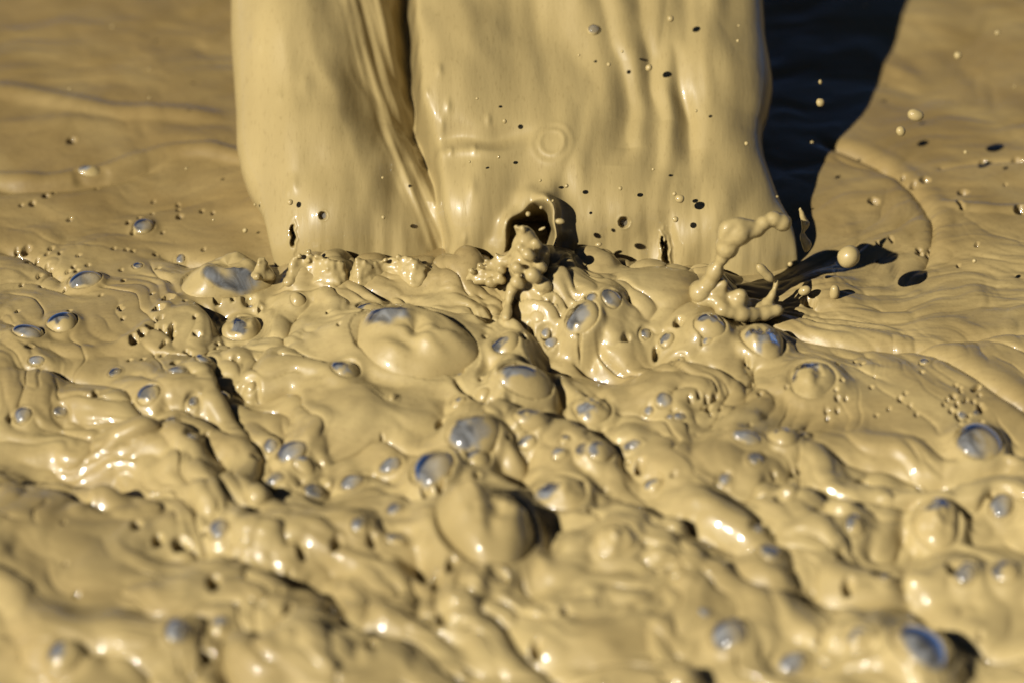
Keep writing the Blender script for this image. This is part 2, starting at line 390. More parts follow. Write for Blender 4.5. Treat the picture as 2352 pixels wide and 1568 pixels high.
# pin holes, and some pits carved in place of drop shadows: u, v, rx, ry
H = [(387, 686, 11, 6), (369, 706, 7, 5), (309, 776, 8, 5), (327, 762, 6, 4), (352, 753, 11, 5), (396, 769, 8, 5), (501, 724, 7, 5),
     (63, 571, 8, 4), (67, 796, 7, 4), (404, 834, 8, 4), (218, 902, 5, 4), (473, 1001, 6, 5), (19, 960, 5, 5), (684, 739, 6, 4),
     (306, 537, 5, 4), (413, 498, 6, 4), (75, 467, 6, 4), (105, 451, 6, 4), (165, 323, 9, 6), (1017, 973, 13, 8), (1506, 810, 6, 6),
     (1564, 737, 8, 6), (1432, 772, 7, 4), (1504, 860, 6, 6), (1199, 779, 5, 6), (1223, 755, 6, 6), (1267, 690, 4, 4), (938, 744, 8, 8),
     (771, 1240, 9, 7), (853, 1240, 8, 6), (1039, 1310, 10, 9), (1007, 1337, 10, 8), (1023, 1412, 11, 9), (313, 1207, 9, 7),
     (362, 1238, 10, 8), (413, 1244, 13, 8), (476, 1296, 8, 8), (489, 1333, 12, 10), (468, 1509, 11, 9), (980, 1132, 9, 11),
     (1010, 1132, 7, 10), (1028, 1107, 7, 6), (1838, 1075, 7, 5), (1799, 1142, 12, 6), (1982, 1112, 14, 7), (1880, 1177, 12, 9),
     (2005, 461, 9, 4), (2213, 443, 10, 5), (2125, 413, 9, 4), (2105, 423, 6, 4), (2258, 377, 8, 4), (2335, 375, 10, 6), (2345, 480, 12, 6),  # pits on the right pool standing in for shadows of flying drops
     (1820, 1085, 6, 5), (1480, 1065, 9, 6), (690, 1255, 8, 6), (740, 1190, 7, 5), (2190, 1300, 9, 9), (850, 1480, 9, 8), (660, 1400, 8, 7),
     (1770, 724, 14, 5), (1860, 690, 14, 6), (1300, 1420, 9, 7), (1950, 1340, 9, 7), (1240, 1480, 9, 7)]
def scatter(n, u0, u1, v0, v1, r0, r1):
    for _ in range(n):
        r = r0 + (r1 - r0) * rng.rand() ** 2
        H.append((u0 + (u1 - u0) * rng.rand(), v0 + (v1 - v0) * rng.rand(), r, r * .7))
scatter(26, 2165, 2260, 868, 985, 2.5, 6); scatter(22, 1890, 2120, 820, 960, 2.5, 5); scatter(16, 1540, 1660, 890, 985, 2.5, 5)
scatter(30, 20, 300, 560, 720, 2.5, 4.5); scatter(34, 280, 560, 650, 830, 2.5, 5); scatter(20, 20, 520, 430, 620, 2.5, 4.5)
scatter(14, 2000, 2330, 380, 620, 2.5, 4.5); scatter(30, 500, 2000, 680, 1100, 2.5, 4.5); scatter(22, 100, 2300, 1050, 1500, 3.5, 6)

BUB = []
for k, b in enumerate(B):
    u, v, rx, ry, film = b
    R = rx * PX * (DIST - (v - 784) * .00024) / DIST
    Ry = min(R * 1.12, max(R * .62, ry * PX / .72))
    hd = min(R, Ry) * (.62 if rx > 18 else .5)
    if film == 0: hd = min(R, Ry) * .8
    if rx > 90: hd = R * .55
    x, y, z = at_px(u, v + .30 * hd / PX, 0)
    BUB.append(dict(x=x, y=y, R=R, Ry=Ry, h=hd, film=film, px=b, ang=(rng.rand() - .5) * .5))
    if b[:2] == (960, 790): BUB[-1].update(R=158 * PX, Ry=100 * PX, h=62 * PX, ang=-.45, x=x - .003)
    elif rx > 100 and film == 0: BUB[-1].update(h=R * .95, Ry=R * 1.25)
    elif film < .3 and rx > 35: BUB[-1]['h'] *= .82

# ------------------------------------------------------------------ pool mesh
BASE = HZ.copy()
far = np.maximum(np.abs(GX), np.abs(GY - .05))
def window(cx, cy, r):
    i0, i1 = np.searchsorted(xs, [cx - r, cx + r]); j0, j1 = np.searchsorted(ys, [cy - r, cy + r])
    return slice(j0, j1), slice(i0, i1)
for b in BUB:      # each bubble lifts a smooth patch of mud
    e_ = .9 * b['R']; x_, y_ = b['x'], b['y']
    t_ = np.linspace(0, 2 * np.pi, 16, endpoint=False)
    ring = hs(x_ + b['R'] * 1.15 * np.cos(t_), y_ + b['Ry'] * 1.15 * np.sin(t_))
    k_ = .6 if b['R'] > 38 * PX and b['film'] > .6 else .25
    b['z0'] = (1 - k_) * float(ring.mean()) + k_ * float(ring.max())
    b['gx'] = float(np.clip((ring * np.cos(t_)).mean() * 2 / (b['R'] * 1.15), -.35, .35)); b['gy'] = float(np.clip((ring * np.sin(t_)).mean() * 2 / (b['Ry'] * 1.15), -.35, .35))
    sl = window(x_, y_, max(b['R'], b['Ry']) * 2.4)
    dx, dy = GX[sl] - x_, GY[sl] - y_
    q = np.sqrt((dx / b['R']) ** 2 + (dy / b['Ry']) ** 2)
    w_ = 1 - sstep(1.0, 1.45 if b['R'] > 35 * PX else 1.9, q)
    HZ[sl] = HZ[sl] * (1 - w_) + (b['z0'] + b['gx'] * dx + b['gy'] * dy) * w_
for b in BUB:
    m = max(b['R'], b['Ry'])
    sl = window(b['x'], b['y'], m * 2.6)
    dx, dy = GX[sl] - b['x'], GY[sl] - b['y']
    ca, sa = math.cos(b['ang']), math.sin(b['ang'])
    q = np.sqrt(((dx * ca + dy * sa) / b['R']) ** 2 + ((-dx * sa + dy * ca) / b['Ry']) ** 2)
    rim = np.exp(-((q - 1.0) / .38) ** 2) * b['h'] * .30 * np.where(q > 1, 1, .8)
    if b['film'] > 0:
        cav = np.clip(1 - (q / (.93 if b['film'] > .6 else .78)) ** 2, 0, None) ** .5 * m * (1.5 if b['film'] > .6 else .9)
    else:
        cav = 0
    HZ[sl] += rim * (b['film'] < 2) - cav
for (u, v, rx, ry) in H:
    x, y, z = at_px(u, v)
    rx = max(rx, 3.6) * PX * 1.35; ry = max(ry, 2.6) * PX * 1.35 / SP
    sl = window(x, y, max(rx, ry) * 2.2)
    q = np.sqrt(((GX[sl] - x) / rx) ** 2 + ((GY[sl] - y) / ry) ** 2)
    HZ[sl] -= (1 - sstep(.70, 1.06, q)) * rx * 5.5
HZ = HZ * (1 - sstep(.8, 2.2, far)) + .004 * np.sin(GX * 3 + GY * 2) * sstep(.8, 2.2, far)
def blur(a, n):
    k = np.ones(n) / n
    a = np.apply_along_axis(lambda r: np.convolve(np.pad(r, n // 2, mode='edge'), k, 'valid'), 1, a)
    return np.apply_along_axis(lambda r: np.convolve(np.pad(r, n // 2, mode='edge'), k, 'valid'), 0, a)
SB = blur(BASE, 5)
UU, VV = to_px(GX, GY, 0 * GX)
_wx = GX + perlin(GX * 8, GY * 8, 62) * .05; _wy = GY + perlin(GX * 8, GY * 8, 63) * .05
_s = _wx * .79 - _wy * .61; _t = _wx * .61 + _wy * .79
MIX = perlin(_s * 6, _t * 14, 64) * .8 + perlin(_s * 14, _t * 36, 65) * .4 + perlin(_s * 40, _t * 80, 66) * .12
AER = np.clip(rough_map(UU, VV) * .60 + .24 * MIX + .26 * sstep(330, 640, VV) + .12 * sstep(1500, 1900, UU) + .18 * perlin(GX * 5, GY * 7, 60) + .12 * perlin(GX * 13, GY * 17, 61), 0, 1)
gy_, gx_ = np.gradient(SB, ys, xs)
tuck = np.full_like(GX, .0065) * (1 - sstep(.55, .8, far))
for b in BUB:
    m = max(b['R'], b['Ry']); sl = window(b['x'], b['y'], m * 2.2)
    tuck[sl] *= sstep(1.0, 2.0, np.hypot(GX[sl] - b['x'], GY[sl] - b['y']) / m)
gl_ = np.sqrt(1 + gx_ ** 2 + gy_ ** 2)
PX_ = GX - tuck * gx_ / gl_; PY_ = GY - tuck * gy_ / gl_
link('mud_pool', grid_mesh('mud_pool', np.stack([PX_, PY_, HZ], -1), M_POOL, film=AER), kind='structure',
     label='wide pool of churned glossy tan mud filling the whole ground')

# ================================================================== THE FALLING MUD
VR = [700.0]
while VR[-1] > -900: VR.append(VR[-1] - 1.7 - max(0, -20 - VR[-1]) * .03)
VR = np.array(VR)
kv = np.array([700, 640, 560, 480, 350, 215, 120, 0, -173, -500, -900])
kd = np.array([-8, 8, 30, 66, 175, 320, 425, 560, 760, 1180, 1750]) * PX      # how far back the sheet lies at that row
vv = np.arange(-1000, 801, 4.0)
dd = np.interp(vv, kv[::-1], kd[::-1])
for _ in range(3): dd = np.convolve(np.pad(dd, 12, mode='reflect', reflect_type='odd'), np.ones(25) / 25, 'valid')
DY = np.interp(VR, vv, dd)
DY = np.convolve(np.pad(DY, 3, mode='reflect', reflect_type='odd'), np.ones(7) / 7, 'valid')
eL = np.array([(700, 640), (628, 628), (560, 612), (500, 598), (440, 578), (380, 558), (320, 543), (250, 532), (180, 531), (100, 526), (50, 522), (0, 519), (-300, 520), (-900, 540)], float)
eR = np.array([(700, 1846), (620, 1838), (560, 1832), (480, 1817), (400, 1799), (340, 1782), (290, 1767), (250, 1761), (215, 1763), (180, 1775), (130, 1785), (100, 1785), (60, 1779), (0, 1768), (-300, 1750), (-900, 1700)], float)
UL = np.interp(VR, eL[::-1, 0], eL[::-1, 1]); UR = np.interp(VR, eR[::-1, 0], eR[::-1, 1])
k9 = np.ones(9) / 9
UL = np.convolve(np.pad(UL, 4, mode='edge'), k9, 'valid'); UR = np.convolve(np.pad(UR, 4, mode='edge'), k9, 'valid')
NF, NB = 560, 44
sf = np.sin(np.linspace(-.5, .5, NF) * np.pi)
sf = .55 * sf + .45 * np.linspace(-1, 1, NF)
C = on_y(np.full_like(VR, PW / 2), VR, Y_BASE + DY)
tg = np.gradient(C, axis=0); tg /= np.linalg.norm(tg, axis=1)[:, None]
NRM = np.stack([0 * VR, -tg[:, 2], tg[:, 1]], -1)
dep = (C - CAM) @ FWD
U = (UL + UR)[:, None] / 2 + (UR - UL)[:, None] / 2 * sf[None]
V = np.repeat(VR[:, None], NF, 1)
THK = .075 - .052 * sstep(380, 600, VR)
pw = 2.6
dome = (np.clip(1 - np.abs(sf) ** pw, 0, 1) ** (1 / pw) - 1)[None] * THK[:, None]
def groove(path, depth, lw, rw):
    p = np.array(path, float)
    g = np.interp(V, p[:, 1], p[:, 0]) + 9 * perlin(V * .013, V * 0 + p[0, 0] * .1, 46); d = U - g
    dd = np.interp(V, p[:, 1], np.array(depth, float))
    return -dd * np.where(d < 0, np.exp(-(np.abs(d) / lw) ** 1.7), np.exp(-(np.abs(d) / rw) ** 1.8))
def bump(u, v, ru, rv, h, e=1.0):
    q = ((U - u) / ru) ** 2 + ((V - v) / rv) ** 2
    return h * np.exp(-q ** e)
F = np.zeros_like(U)
F += groove([(930, -200), (938, 0), (946, 120), (956, 230), (985, 340), (1005, 450), (1018, 560), (1022, 660)], [.045, .045, .045, .040, .028, .020, .018, .012], 110, 12)
F += groove([(925, -200), (933, 0), (941, 120), (951, 230), (980, 340), (1001, 450), (1015, 560), (1020, 660)], [.040, .040, .036, .026, .012, .008, .010, .012], 30, 10)
pv = np.array([-900, -200, 0, 130, 215, 300, 400, 500, 640, 700])
g2 = np.interp(V, pv, [730, 740, 775, 812, 850, 880, 912, 950, 990, 1000]) + 14 * perlin(V * .012, U * .002, 43)
g1 = np.interp(V, pv, [930, 930, 938, 946, 955, 972, 996, 1010, 1020, 1022])
st = np.interp(V, pv, [.01, .012, .016, .024, .030, .028, .020, .014, .010, .008])
F -= .7 * st * sstep(-85, 35, U - g2) * (1 - sstep(-2, 14, U - g1))
band = sstep(-10, 30, U - g2) * (1 - sstep(-10, 10, U - g1))
F += band * (perlin(U * .020 - V * .006, V * .004, 44) * .006 + perlin(U * .05 - V * .016, V * .006, 45) * .0025)
F += bump(635, 60, 80, 120, .014) + bump(655, 290, 70, 130, .013) + bump(725, 520, 110, 130, .012) + bump(740, 250, 60, 60, .006)
F += bump(1055, 120, 115, 130, .026) + bump(1110, 250, 150, 70, .006) + bump(1095, 480, 105, 110, .024)
vc = V - 318 + .06 * (U - 1140) + .0007 * (U - 1150) ** 2 + 10 * perlin(U * .012, V * .006, 36)
F += (-.006 * np.exp(-(vc / 20) ** 2) + .003 * np.exp(-((vc - 38) / 14) ** 2)) * np.exp(-((U - 1090) / 120) ** 4)
F += bump(1010, 330, 50, 30, -.004)
F += bump(1040, 140, 60, 50, -.003)
F += groove([(1300, -200), (1370, 0), (1420, 130), (1450, 260), (1440, 330), (1420, 380), (1410, 640)], [.004, .006, .007, .008, .008, .0, 0], 40, 26)
F += groove([(1480, -200), (1470, 0), (1490, 150), (1520, 260), (1500, 380), (1480, 450), (1470, 640)], [.005, .008, .009, .009, .005, .002, 0], 36, 26)
F += groove([(1560, -100), (1545, 80), (1565, 200), (1590, 320), (1590, 400), (1585, 640)], [0, .004, .012, .008, .002, .0], 34, 22)
F += groove([(1600, 0), (1540, 480), (1540, 560), (1545, 640)], [0, 0, .006, .008], 16, 14)
F += bump(1650, 250, 60, 300, .008) + bump(1735, 120, 40, 60, .008) + bump(1700, 200, 50, 40, -.004)
r2 = np.sqrt((U - 1268) ** 2 + (V - 333) ** 2)
F += .0009 * np.exp(-((r2 - 28) / 6) ** 2) + .0005 * np.exp(-((r2 - 46) / 7) ** 2)
su, sv = U * PX, V * PX
wob = perlin(su * 10, sv * 6, 30) * .03
F += perlin((su + wob) * 15, sv * 9, 31) * .0060 * (.5 + .5 * sstep(1000, 1300, U)) + perlin((su + wob) * 38, sv * 9, 32) * .0022
F += perlin(su * 9, sv * 9, 33) * .005
F += perlin(su * 26 + perlin(su * 8, sv * 8, 38), sv * 13 + perlin(su * 9, sv * 7, 39), 37) * .0022 + billow(perlin((su + wob) * 26, sv * 11, 41)) * .003 * sstep(1150, 1400, U)
F += perlin((su + wob * 2) * 12 + sv * 3, sv * 12, 47) * .009 * sstep(1180, 1350, U) + perlin(su * 8 - sv * 3, sv * 11, 48) * .006 * (1 - sstep(700, 850, U))
lowz = sstep(380, 600, V)
F += perlin(su * 120, sv * 9, 34) * .0006 * lowz + perlin(su * 55, sv * 6, 35) * .0016 * lowz
# torn pocket above the central splash
wp = 14 * perlin(U * .02, V * .02, 42)
qa = ((U + wp - 1214 - .30 * (548 - V)) / 52) ** 2 + ((V + wp * .5 - 548) / 76) ** 2
qa = np.where(V > 548, ((U + wp - 1214) / (52 + .06 * (V - 548))) ** 2 + ((wp * .5) / 76) ** 2, qa)
F += .012 * np.exp(-((np.sqrt(qa) - 1.1) / .45) ** 2) * (V < 640)
F += .018 * np.exp(-((np.sqrt(qa) - 1.10) / .14) ** 2) * sstep(1215, 1260, U) * (1 - sstep(560, 600, V))
F -= .085 * (1 - sstep(.66, 1.06, np.sqrt(qa)))
for (u, v, r) in [(742, 496, 10), (1433, 511, 13), (825, 598, 7)]:
    q = np.sqrt((U - u) ** 2 + (V - v) ** 2) / r
    F += -r * PX * 2.2 * np.sqrt(np.clip(1 - q * q, 0, None)) + .0004 * np.exp(-((q - 1.15) / .25) ** 2)
F += perlin(su * 48, sv * 20, 49) * .0010
for (u, v, r, h_) in [(578, 62, 14, .0030), (592, 82, 9, .0018), (640, 205, 10, .0018), (672, 418, 16, .0034), (655, 436, 10, .002), (700, 180, 22, .003),
                      (970, 162, 8, .0018), (1010, 186, 9, .0018), (980, 230, 8, .0018), (1030, 262, 9, .0018), (1016, 298, 8, .0018), (1122, 286, 8, .0014),
                      (1036, 352, 8, .0018), (1090, 350, 8, .0014), (1068, 545, 8, .0016), (1085, 440, 14, .002), (1030, 580, 6, .0014)]:
    F += bump(u, v, r * .8, r * 1.5, h_)
# slits torn near the foot
for (u, v, ru, rv, d) in [(671, 545, 6, 26, .03), (1530, 590, 7, 34, .02), (1522, 560, 4, 14, .02)]:
    q = np.sqrt(((U - u + 5 * perlin(V * .05, U * .01, 71)) / ru) ** 2 + ((V - v) / rv) ** 2) + .25 * perlin(U * .15, V * .09, 72)
    F += -d * (1 - sstep(.5, 1.1, q)) + .0015 * np.exp(-((q - 1.5) / .5) ** 2)
# curl open at the very foot
F *= (1 - np.abs(sf) ** 10)[None]
off = dome + F
Pf = C[:, None, :] + NRM[:, None, :] * off[..., None]
Pf[..., 0] = (U - PW / 2) * K * dep[:, None]
sb = np.cos(np.linspace(0, np.pi, NB + 2)[1:-1])
ob = -THK[:, None] - 1.1 * THK[:, None] * ((1 - np.abs(sb) ** pw) ** (1 / pw))[None]
Ub = (UL + UR)[:, None] / 2 + (UR - UL)[:, None] / 2 * sb[None]
Pb = C[:, None, :] + NRM[:, None, :] * ob[:, :, None]
Pb[..., 0] = (Ub - PW / 2) * K * dep[:, None]
fall = link('mud_fall', grid_mesh('mud_fall', np.concatenate([Pf, Pb], 1), M_FALL, wrap=True),
            'thick wrinkled sheet of glossy tan mud pouring down into the pool', 'mud stream')
def fall_point(u, v, lift=0.0):
    i = int(np.argmin(np.abs(VR - v))); j = int(np.argmin(np.abs(U[i] - u)))
    return Pf[i, j] + NRM[i] * lift

# ================================================================== BUBBLES
NR, NA = 20, 44
rr = np.linspace(0, 1, NR) ** .8 * 1.06; aa = np.linspace(0, 2 * np.pi, NA, endpoint=False)
RR, AA = np.meshgrid(rr, aa, indexing='ij')
def where(u, v):
    a = ['at the left edge', 'left of centre', 'near the middle', 'right of centre', 'at the right edge'][min(4, int(u / PW * 5))]
    return a
SPECIAL = {
    (525, 640): 'largest mud dome on the left with a dark eye-shaped film patch',
    (556, 765): 'round mud bubble with a blue-grey film streak, just below the eye-patched dome',
    (960, 790): 'big smooth mud dome near the middle, with a black shadow on its right side',
    (1118, 1200): 'large blurred mud dome in the lower middle with two white glints',
    (2119, 1506): 'largest dark glassy bubble in the lower right corner with one white glint',
    (2247, 1020): 'big clear lilac-grey bubble alone near the right edge',
    (1866, 857): 'mud dome with a pale film stripe, rightmost in the row below the right splash',
    (1753, 790): 'oval mud dome with a grey film patch, middle of the row below the right splash',
    (1630, 744): 'blue-grey film bubble, leftmost of the row below the right splash',
    (992, 1066): 'wide pale blue film bubble with a white glint, left above the large lower mud dome',
    (1207, 903): 'wide film bubble with a dark inside, below right of the smooth middle dome',
    (1086, 997): 'wide blurred milky bubble directly above the pale blue film bubble',
    (194, 639): 'oval clear bubble on the calm mud at far left, uppermost of the left trio',
    (143, 739): 'round clear bubble with a dark left half, middle one of the left trio',
    (66, 767): 'oval clear bubble nearest the left edge, lowest of the left trio',
    (330, 519): 'round clear bubble alone on the calm mud left of the fall',
    (1336, 748): 'pale milky film bubble in the hollow right of the central splash',
    (1404, 681): 'glassy round bubble close below the fall, right of the central splash shadow',
    (2150, 1226): 'half-open mud bubble with a dark brown inside in the lower right',
    (1673, 1463): 'blurred grey bubble with a white glint at the bottom, right of centre',
    (205, 388): 'flat film blister on the ridge behind, left of the fall',
    (1283, 1125): 'mud dome with a broad white glint, right above the large lower mud dome',
}
marks = [(k, n) for k, n in [((525, 640), 'the eye-patched dome'), ((960, 790), 'the smooth middle dome'), ((1118, 1200), 'the large lower dome'),
    ((2119, 1506), 'the largest corner bubble'), ((2247, 1020), 'the big lone right bubble'), ((1866, 857), 'the striped right dome'),
    ((143, 739), 'the left bubble trio'), ((1225, 600), 'the central splash'), ((504, 1238), 'the lower left dark bubble'),
    ((1207, 903), 'the wide dark film bubble'), ((1700, 560), 'the right splash'), ((1673, 1463), 'the blurred bottom bubble')]]
used = set()
def describe(u, v, rx, look):
    best = sorted(marks, key=lambda m: (m[0][0] - u) ** 2 + (m[0][1] - v) ** 2)
    for k, n in best[:3]:
        dx, dy = u - k[0], v - k[1]
        if abs(dx) + abs(dy) < 3: continue
        a = math.degrees(math.atan2(-dy, dx)) % 360
        d = ['right of', 'above right of', 'above', 'above left of', 'left of', 'below left of', 'below', 'below right of'][int((a + 22.5) // 45) % 8]
        q = math.hypot(dx, dy)
        near = 'just ' if q < 110 else ('' if q < 260 else 'well ')
        s = f'{look}, {near}{d} {n}'
        if s not in used:
            used.add(s); return s
    s = f'{look}, {round(u / PW * 100)} percent across, {round(v / PH * 100)} percent down'
    used.add(s); return s
bsurf_cache = {}
for i, b in enumerate(BUB):
    u, v, rx, ry, film = b['px']
    ca, sa = math.cos(b['ang']), math.sin(b['ang'])
    ww = 1.9 if film < .6 else 1.0
    wob = 1 + ww * (.05 * np.sin(2 * AA + i) + .035 * np.sin(3 * AA + 2.1 * i))
    lx = RR * np.cos(AA) * b['R'] * wob; ly = RR * np.sin(AA) * b['Ry'] * wob
    x = b['x'] + lx * ca - ly * sa; y = b['y'] + lx * sa + ly * ca
    hb = b['z0'] + b['gx'] * (x - b['x']) + b['gy'] * (y - b['y'])
    prof = np.sqrt(np.clip(1.13 - RR ** 2, 0, None)) / math.sqrt(1.13)
    e = math.sqrt(.13 / 1.13)
    if film < .3 and 30 < rx < 100: prof = .35 * prof + .65 * (e + (1 - e) * np.clip(1 - RR ** 2, 0, None) ** 1.15)
    z = hb + b['h'] * (prof - e) / (1 - e) + b['h'] * (.16 if film >= .3 else .08) - sstep(.97, 1.06, RR) * b['h'] * .35
    if film < .6 and rx > 35:
        fl = np.clip(1.02 - RR ** 2, 0, None)
        qx, qy = lx / b['R'], ly / b['Ry']
        z = z + b['h'] * fl * (.34 * perlin(qx * 1.4 + i * 3.1, qy * 1.4, 40) + .14 * perlin(qx * 3.1 + i, qy * 3.1, 41) + .05 * perlin(qx * 7, qy * 7 + i, 42))
    if (u, v) == (960, 790):
        z = z - b['h'] * .20 * np.exp(-((lx / b['R'] - .02 + .25 * ly / b['Ry']) / .13) ** 2) * (1 - RR ** 2 * .8)
    # film mask
    sx, sy = lx / b['R'], ly / b['Ry']
    nz = perlin(sx * 1.5 + i, sy * 1.5 - i, 50) * .55 + perlin(sx * 3.3 - i, sy * 3.3, 51) * .25
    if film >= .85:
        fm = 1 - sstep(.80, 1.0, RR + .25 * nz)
        fm = fm * (1 - .62 * sstep(-.25, .85, sx + .35 * nz + .15 * math.sin(i * 2.7)))  # milkier to the right: the sunlit side is painted into the mask
    elif film <= 0:
        fm = 0 * RR
    elif rx > 90 and film > .2:     # the eye-shaped patch
        ex, ey = sx - .10, sy + .52 - .25 * (sx - .1) ** 2
        fm = 1 - sstep(.8, 1.05, np.sqrt((ex / .62) ** 2 + (ey / .33) ** 2) + .2 * nz)
        fm = fm * (1 - .85 * np.exp(-(((sx + .05 + .6 * (sy + .4)) / .16) ** 2 + ((sy + .36) / .18) ** 2)))
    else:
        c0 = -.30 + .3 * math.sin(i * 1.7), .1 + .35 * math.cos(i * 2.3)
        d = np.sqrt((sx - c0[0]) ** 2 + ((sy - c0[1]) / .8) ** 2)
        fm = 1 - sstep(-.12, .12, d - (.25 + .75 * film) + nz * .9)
        fm = fm * (1 - sstep(.85, .98, RR)) * (1 - .45 * sstep(-.1, .9, sx + .4 * nz))  # last factor paints the same sunlit right side into the skin
    look = None
    key = (u, v)
    if key in SPECIAL:
        lab = SPECIAL[key]; used.add(lab)
    else:
        size = 'tiny' if rx < 13 else 'small' if rx < 20 else 'medium' if rx < 35 else 'large'
        kindw = 'clear glassy bubble' if film >= .95 else 'grey film bubble' if film > .6 else 'mud bubble with film patches' if film > 0 else 'smooth mud bead'
        lab = describe(u, v, rx, f'{size} {kindw}')
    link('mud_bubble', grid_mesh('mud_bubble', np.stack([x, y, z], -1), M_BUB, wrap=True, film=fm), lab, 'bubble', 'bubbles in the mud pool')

# bubbles riding on the falling sheet
for (u, v, r, lab) in [(742, 496, 11, 'tiny black glassy bubble on the left part of the falling sheet'),
                       (1433, 511, 15, 'glassy bubble on the falling sheet right of the torn pocket'),
                       (825, 598, 8, 'tiny glassy bubble at the foot of the fall, left side'),
                       (1363, 70, 14, 'faint small bubble high on the falling sheet')]:
    c = fall_point(u, v); iv = int(np.argmin(np.abs(VR - v))); n = NRM[iv]; t = tg[iv]
    R = r * PX
    X = R * RR * np.cos(AA); T = R * RR * np.sin(AA); Z = R * (.75 * np.sqrt(np.clip(1.13 - RR ** 2, 0, None)) - .1)
    P = c + X[..., None] * RGT + T[..., None] * t + Z[..., None] * n
    link('mud_bubble', grid_mesh('mud_bubble', P, M_BUB, wrap=True, film=(1 - sstep(.8, 1, RR)) * (.9 if r < 13 else .8)), lab, 'bubble', 'bubbles on the falling sheet')

# ================================================================== SPLASHES
import bmesh
_b = bmesh.new(); bmesh.ops.create_icosphere(_b, subdivisions=2, radius=1); _b.verts.index_update()
ICO_V = np.array([v.co[:] for v in _b.verts]); ICO_F = np.array([[v.index for v in f.verts] for f in _b.faces]); _b.free()
def deepen(balls, ts):
    out = list(balls)
    for (x, y, z, r) in balls:
        d = np.array([x, y, z]) - CAM; d /= np.linalg.norm(d)
        for t in ts: out.append((x + d[0] * t, y + d[1] * t, z + d[2] * t, r * .92))
    return out
def blob_mesh(name, balls, voxel=.0016, smooth=4):
    """Balls (x,y,z,r) melted into one continuous skin."""
    A_ = np.array(balls)
    vs = (ICO_V[None] * A_[:, None, 3:4] + A_[:, None, :3]).reshape(-1, 3)
    fs = (ICO_F[None] + (np.arange(len(A_)) * len(ICO_V))[:, None, None]).reshape(-1, 3)
    me = bpy.data.meshes.new(name + '_src'); n = len(fs)
    me.vertices.add(len(vs)); me.vertices.foreach_set('co', vs.reshape(-1).astype(np.float32))
    me.loops.add(n * 3); me.loops.foreach_set('vertex_index', fs.reshape(-1).astype(np.int32))
    me.polygons.add(n); me.polygons.foreach_set('loop_start', (np.arange(n) * 3).astype(np.int32))
    me.update(calc_edges=True)
    o = bpy.data.objects.new('tmp', me); col.objects.link(o)
    m = o.modifiers.new('r', 'REMESH'); m.mode = 'VOXEL'; m.voxel_size = voxel
    s = o.modifiers.new('s', 'SMOOTH'); s.factor = .5; s.iterations = smooth
    dg = bpy.context.evaluated_depsgraph_get()
    out = bpy.data.meshes.new_from_object(o.evaluated_get(dg)); out.name = name
    bpy.data.objects.remove(o); bpy.data.meshes.remove(me)
    out.materials.clear(); out.materials.append(M_DROP)
    out.polygons.foreach_set('use_smooth', np.ones(len(out.polygons), bool))
    return out
FAT = 1.18
def chain(pts, jit=.12, seed=0, dy=0.0):
    """pts: (u, v, r px, depth m in front of the fall's foot) -> dense balls."""
    n = max(8, int(sum(math.hypot(pts[i + 1][0] - pts[i][0], pts[i + 1][1] - pts[i][1]) for i in range(len(pts) - 1)) / 3.0))
    s = catmull(pts, n); out = []
    for k, (u, v, r, d) in enumerate(s):
        p = on_y(np.array([u]), np.array([v]), Y_BASE - d + dy)[0]
        r = max(r, 1.5) * PX * FAT * (1 + jit * math.sin(k * .55 + seed * 2.3) * math.sin(k * .21 + seed))
        out.append((p[0], p[1], p[2], r))
    return out
central = []
central += chain([(1245, 735, 30, .10), (1235, 700, 34, .085), (1222, 665, 34, .07), (1212, 630, 29, .065), (1205, 600, 25, .062), (1210, 570, 22, .06), (1209, 548, 18, .06), (1206, 538, 14, .06)], .16, 1)
central += chain([(1200, 545, 8, .06), (1190, 532, 5, .06), (1186, 522, 5, .062)], .05, 2)
central += chain([(1206, 545, 8, .06), (1202, 530, 6, .065), (1200, 524, 6, .065)], .05, 2)
central += chain([(1225, 600, 9, .06), (1238, 595, 12, .055), (1246, 577, 14, .055), (1246, 595, 14, .055), (1242, 615, 12, .055), (1240, 640, 9, .06), (1245, 670, 14, .065)], .1, 3)
central += chain([(1188, 545, 4, .06), (1178, 570, 4.5, .06), (1165, 588, 5, .055), (1140, 598, 6, .05), (1128, 612, 8, .05), (1110, 622, 7, .045), (1092, 630, 8, .045), (1075, 640, 8, .045)], .35, 4)
central += chain([(1192, 590, 8, .06), (1170, 600, 7, .055), (1150, 610, 8, .055), (1135, 628, 9, .05), (1118, 640, 9, .05), (1095, 645, 8, .05)], .3, 5)
central += chain([(1200, 640, 14, .075), (1182, 655, 11, .085), (1172, 675, 9, .09), (1168, 700, 8, .10), (1163, 730, 10, .115)], .2, 6)
for (u, v, r, d) in [(1232, 560, 10, .075), (1190, 615, 11, .085), (1226, 632, 15, .09), (1190, 648, 13, .09), (1242, 612, 12, .08), (1215, 585, 12, .085), (1197, 568, 9, .07), (1250, 655, 16, .085), (1128, 648, 10, .06), (1150, 640, 10, .06), (1105, 610, 6, .05), (1120, 600, 5, .05), (1085, 622, 6, .05), (1142, 585, 4, .05), (1152, 618, 8, .06)]:
    central += chain([(u - 3, v, r, d), (u + 3, v + 4, r * .9, d)], 0, 9)
central = deepen([(x, y, z, r * 1.13) for (x, y, z, r) in central], (-.012, .012))
link('mud_splash', blob_mesh('central_splash', central), 'knobbly upright splash of mud in front of the torn pocket', 'splash', 'splashes at the foot of the fall')
right = []
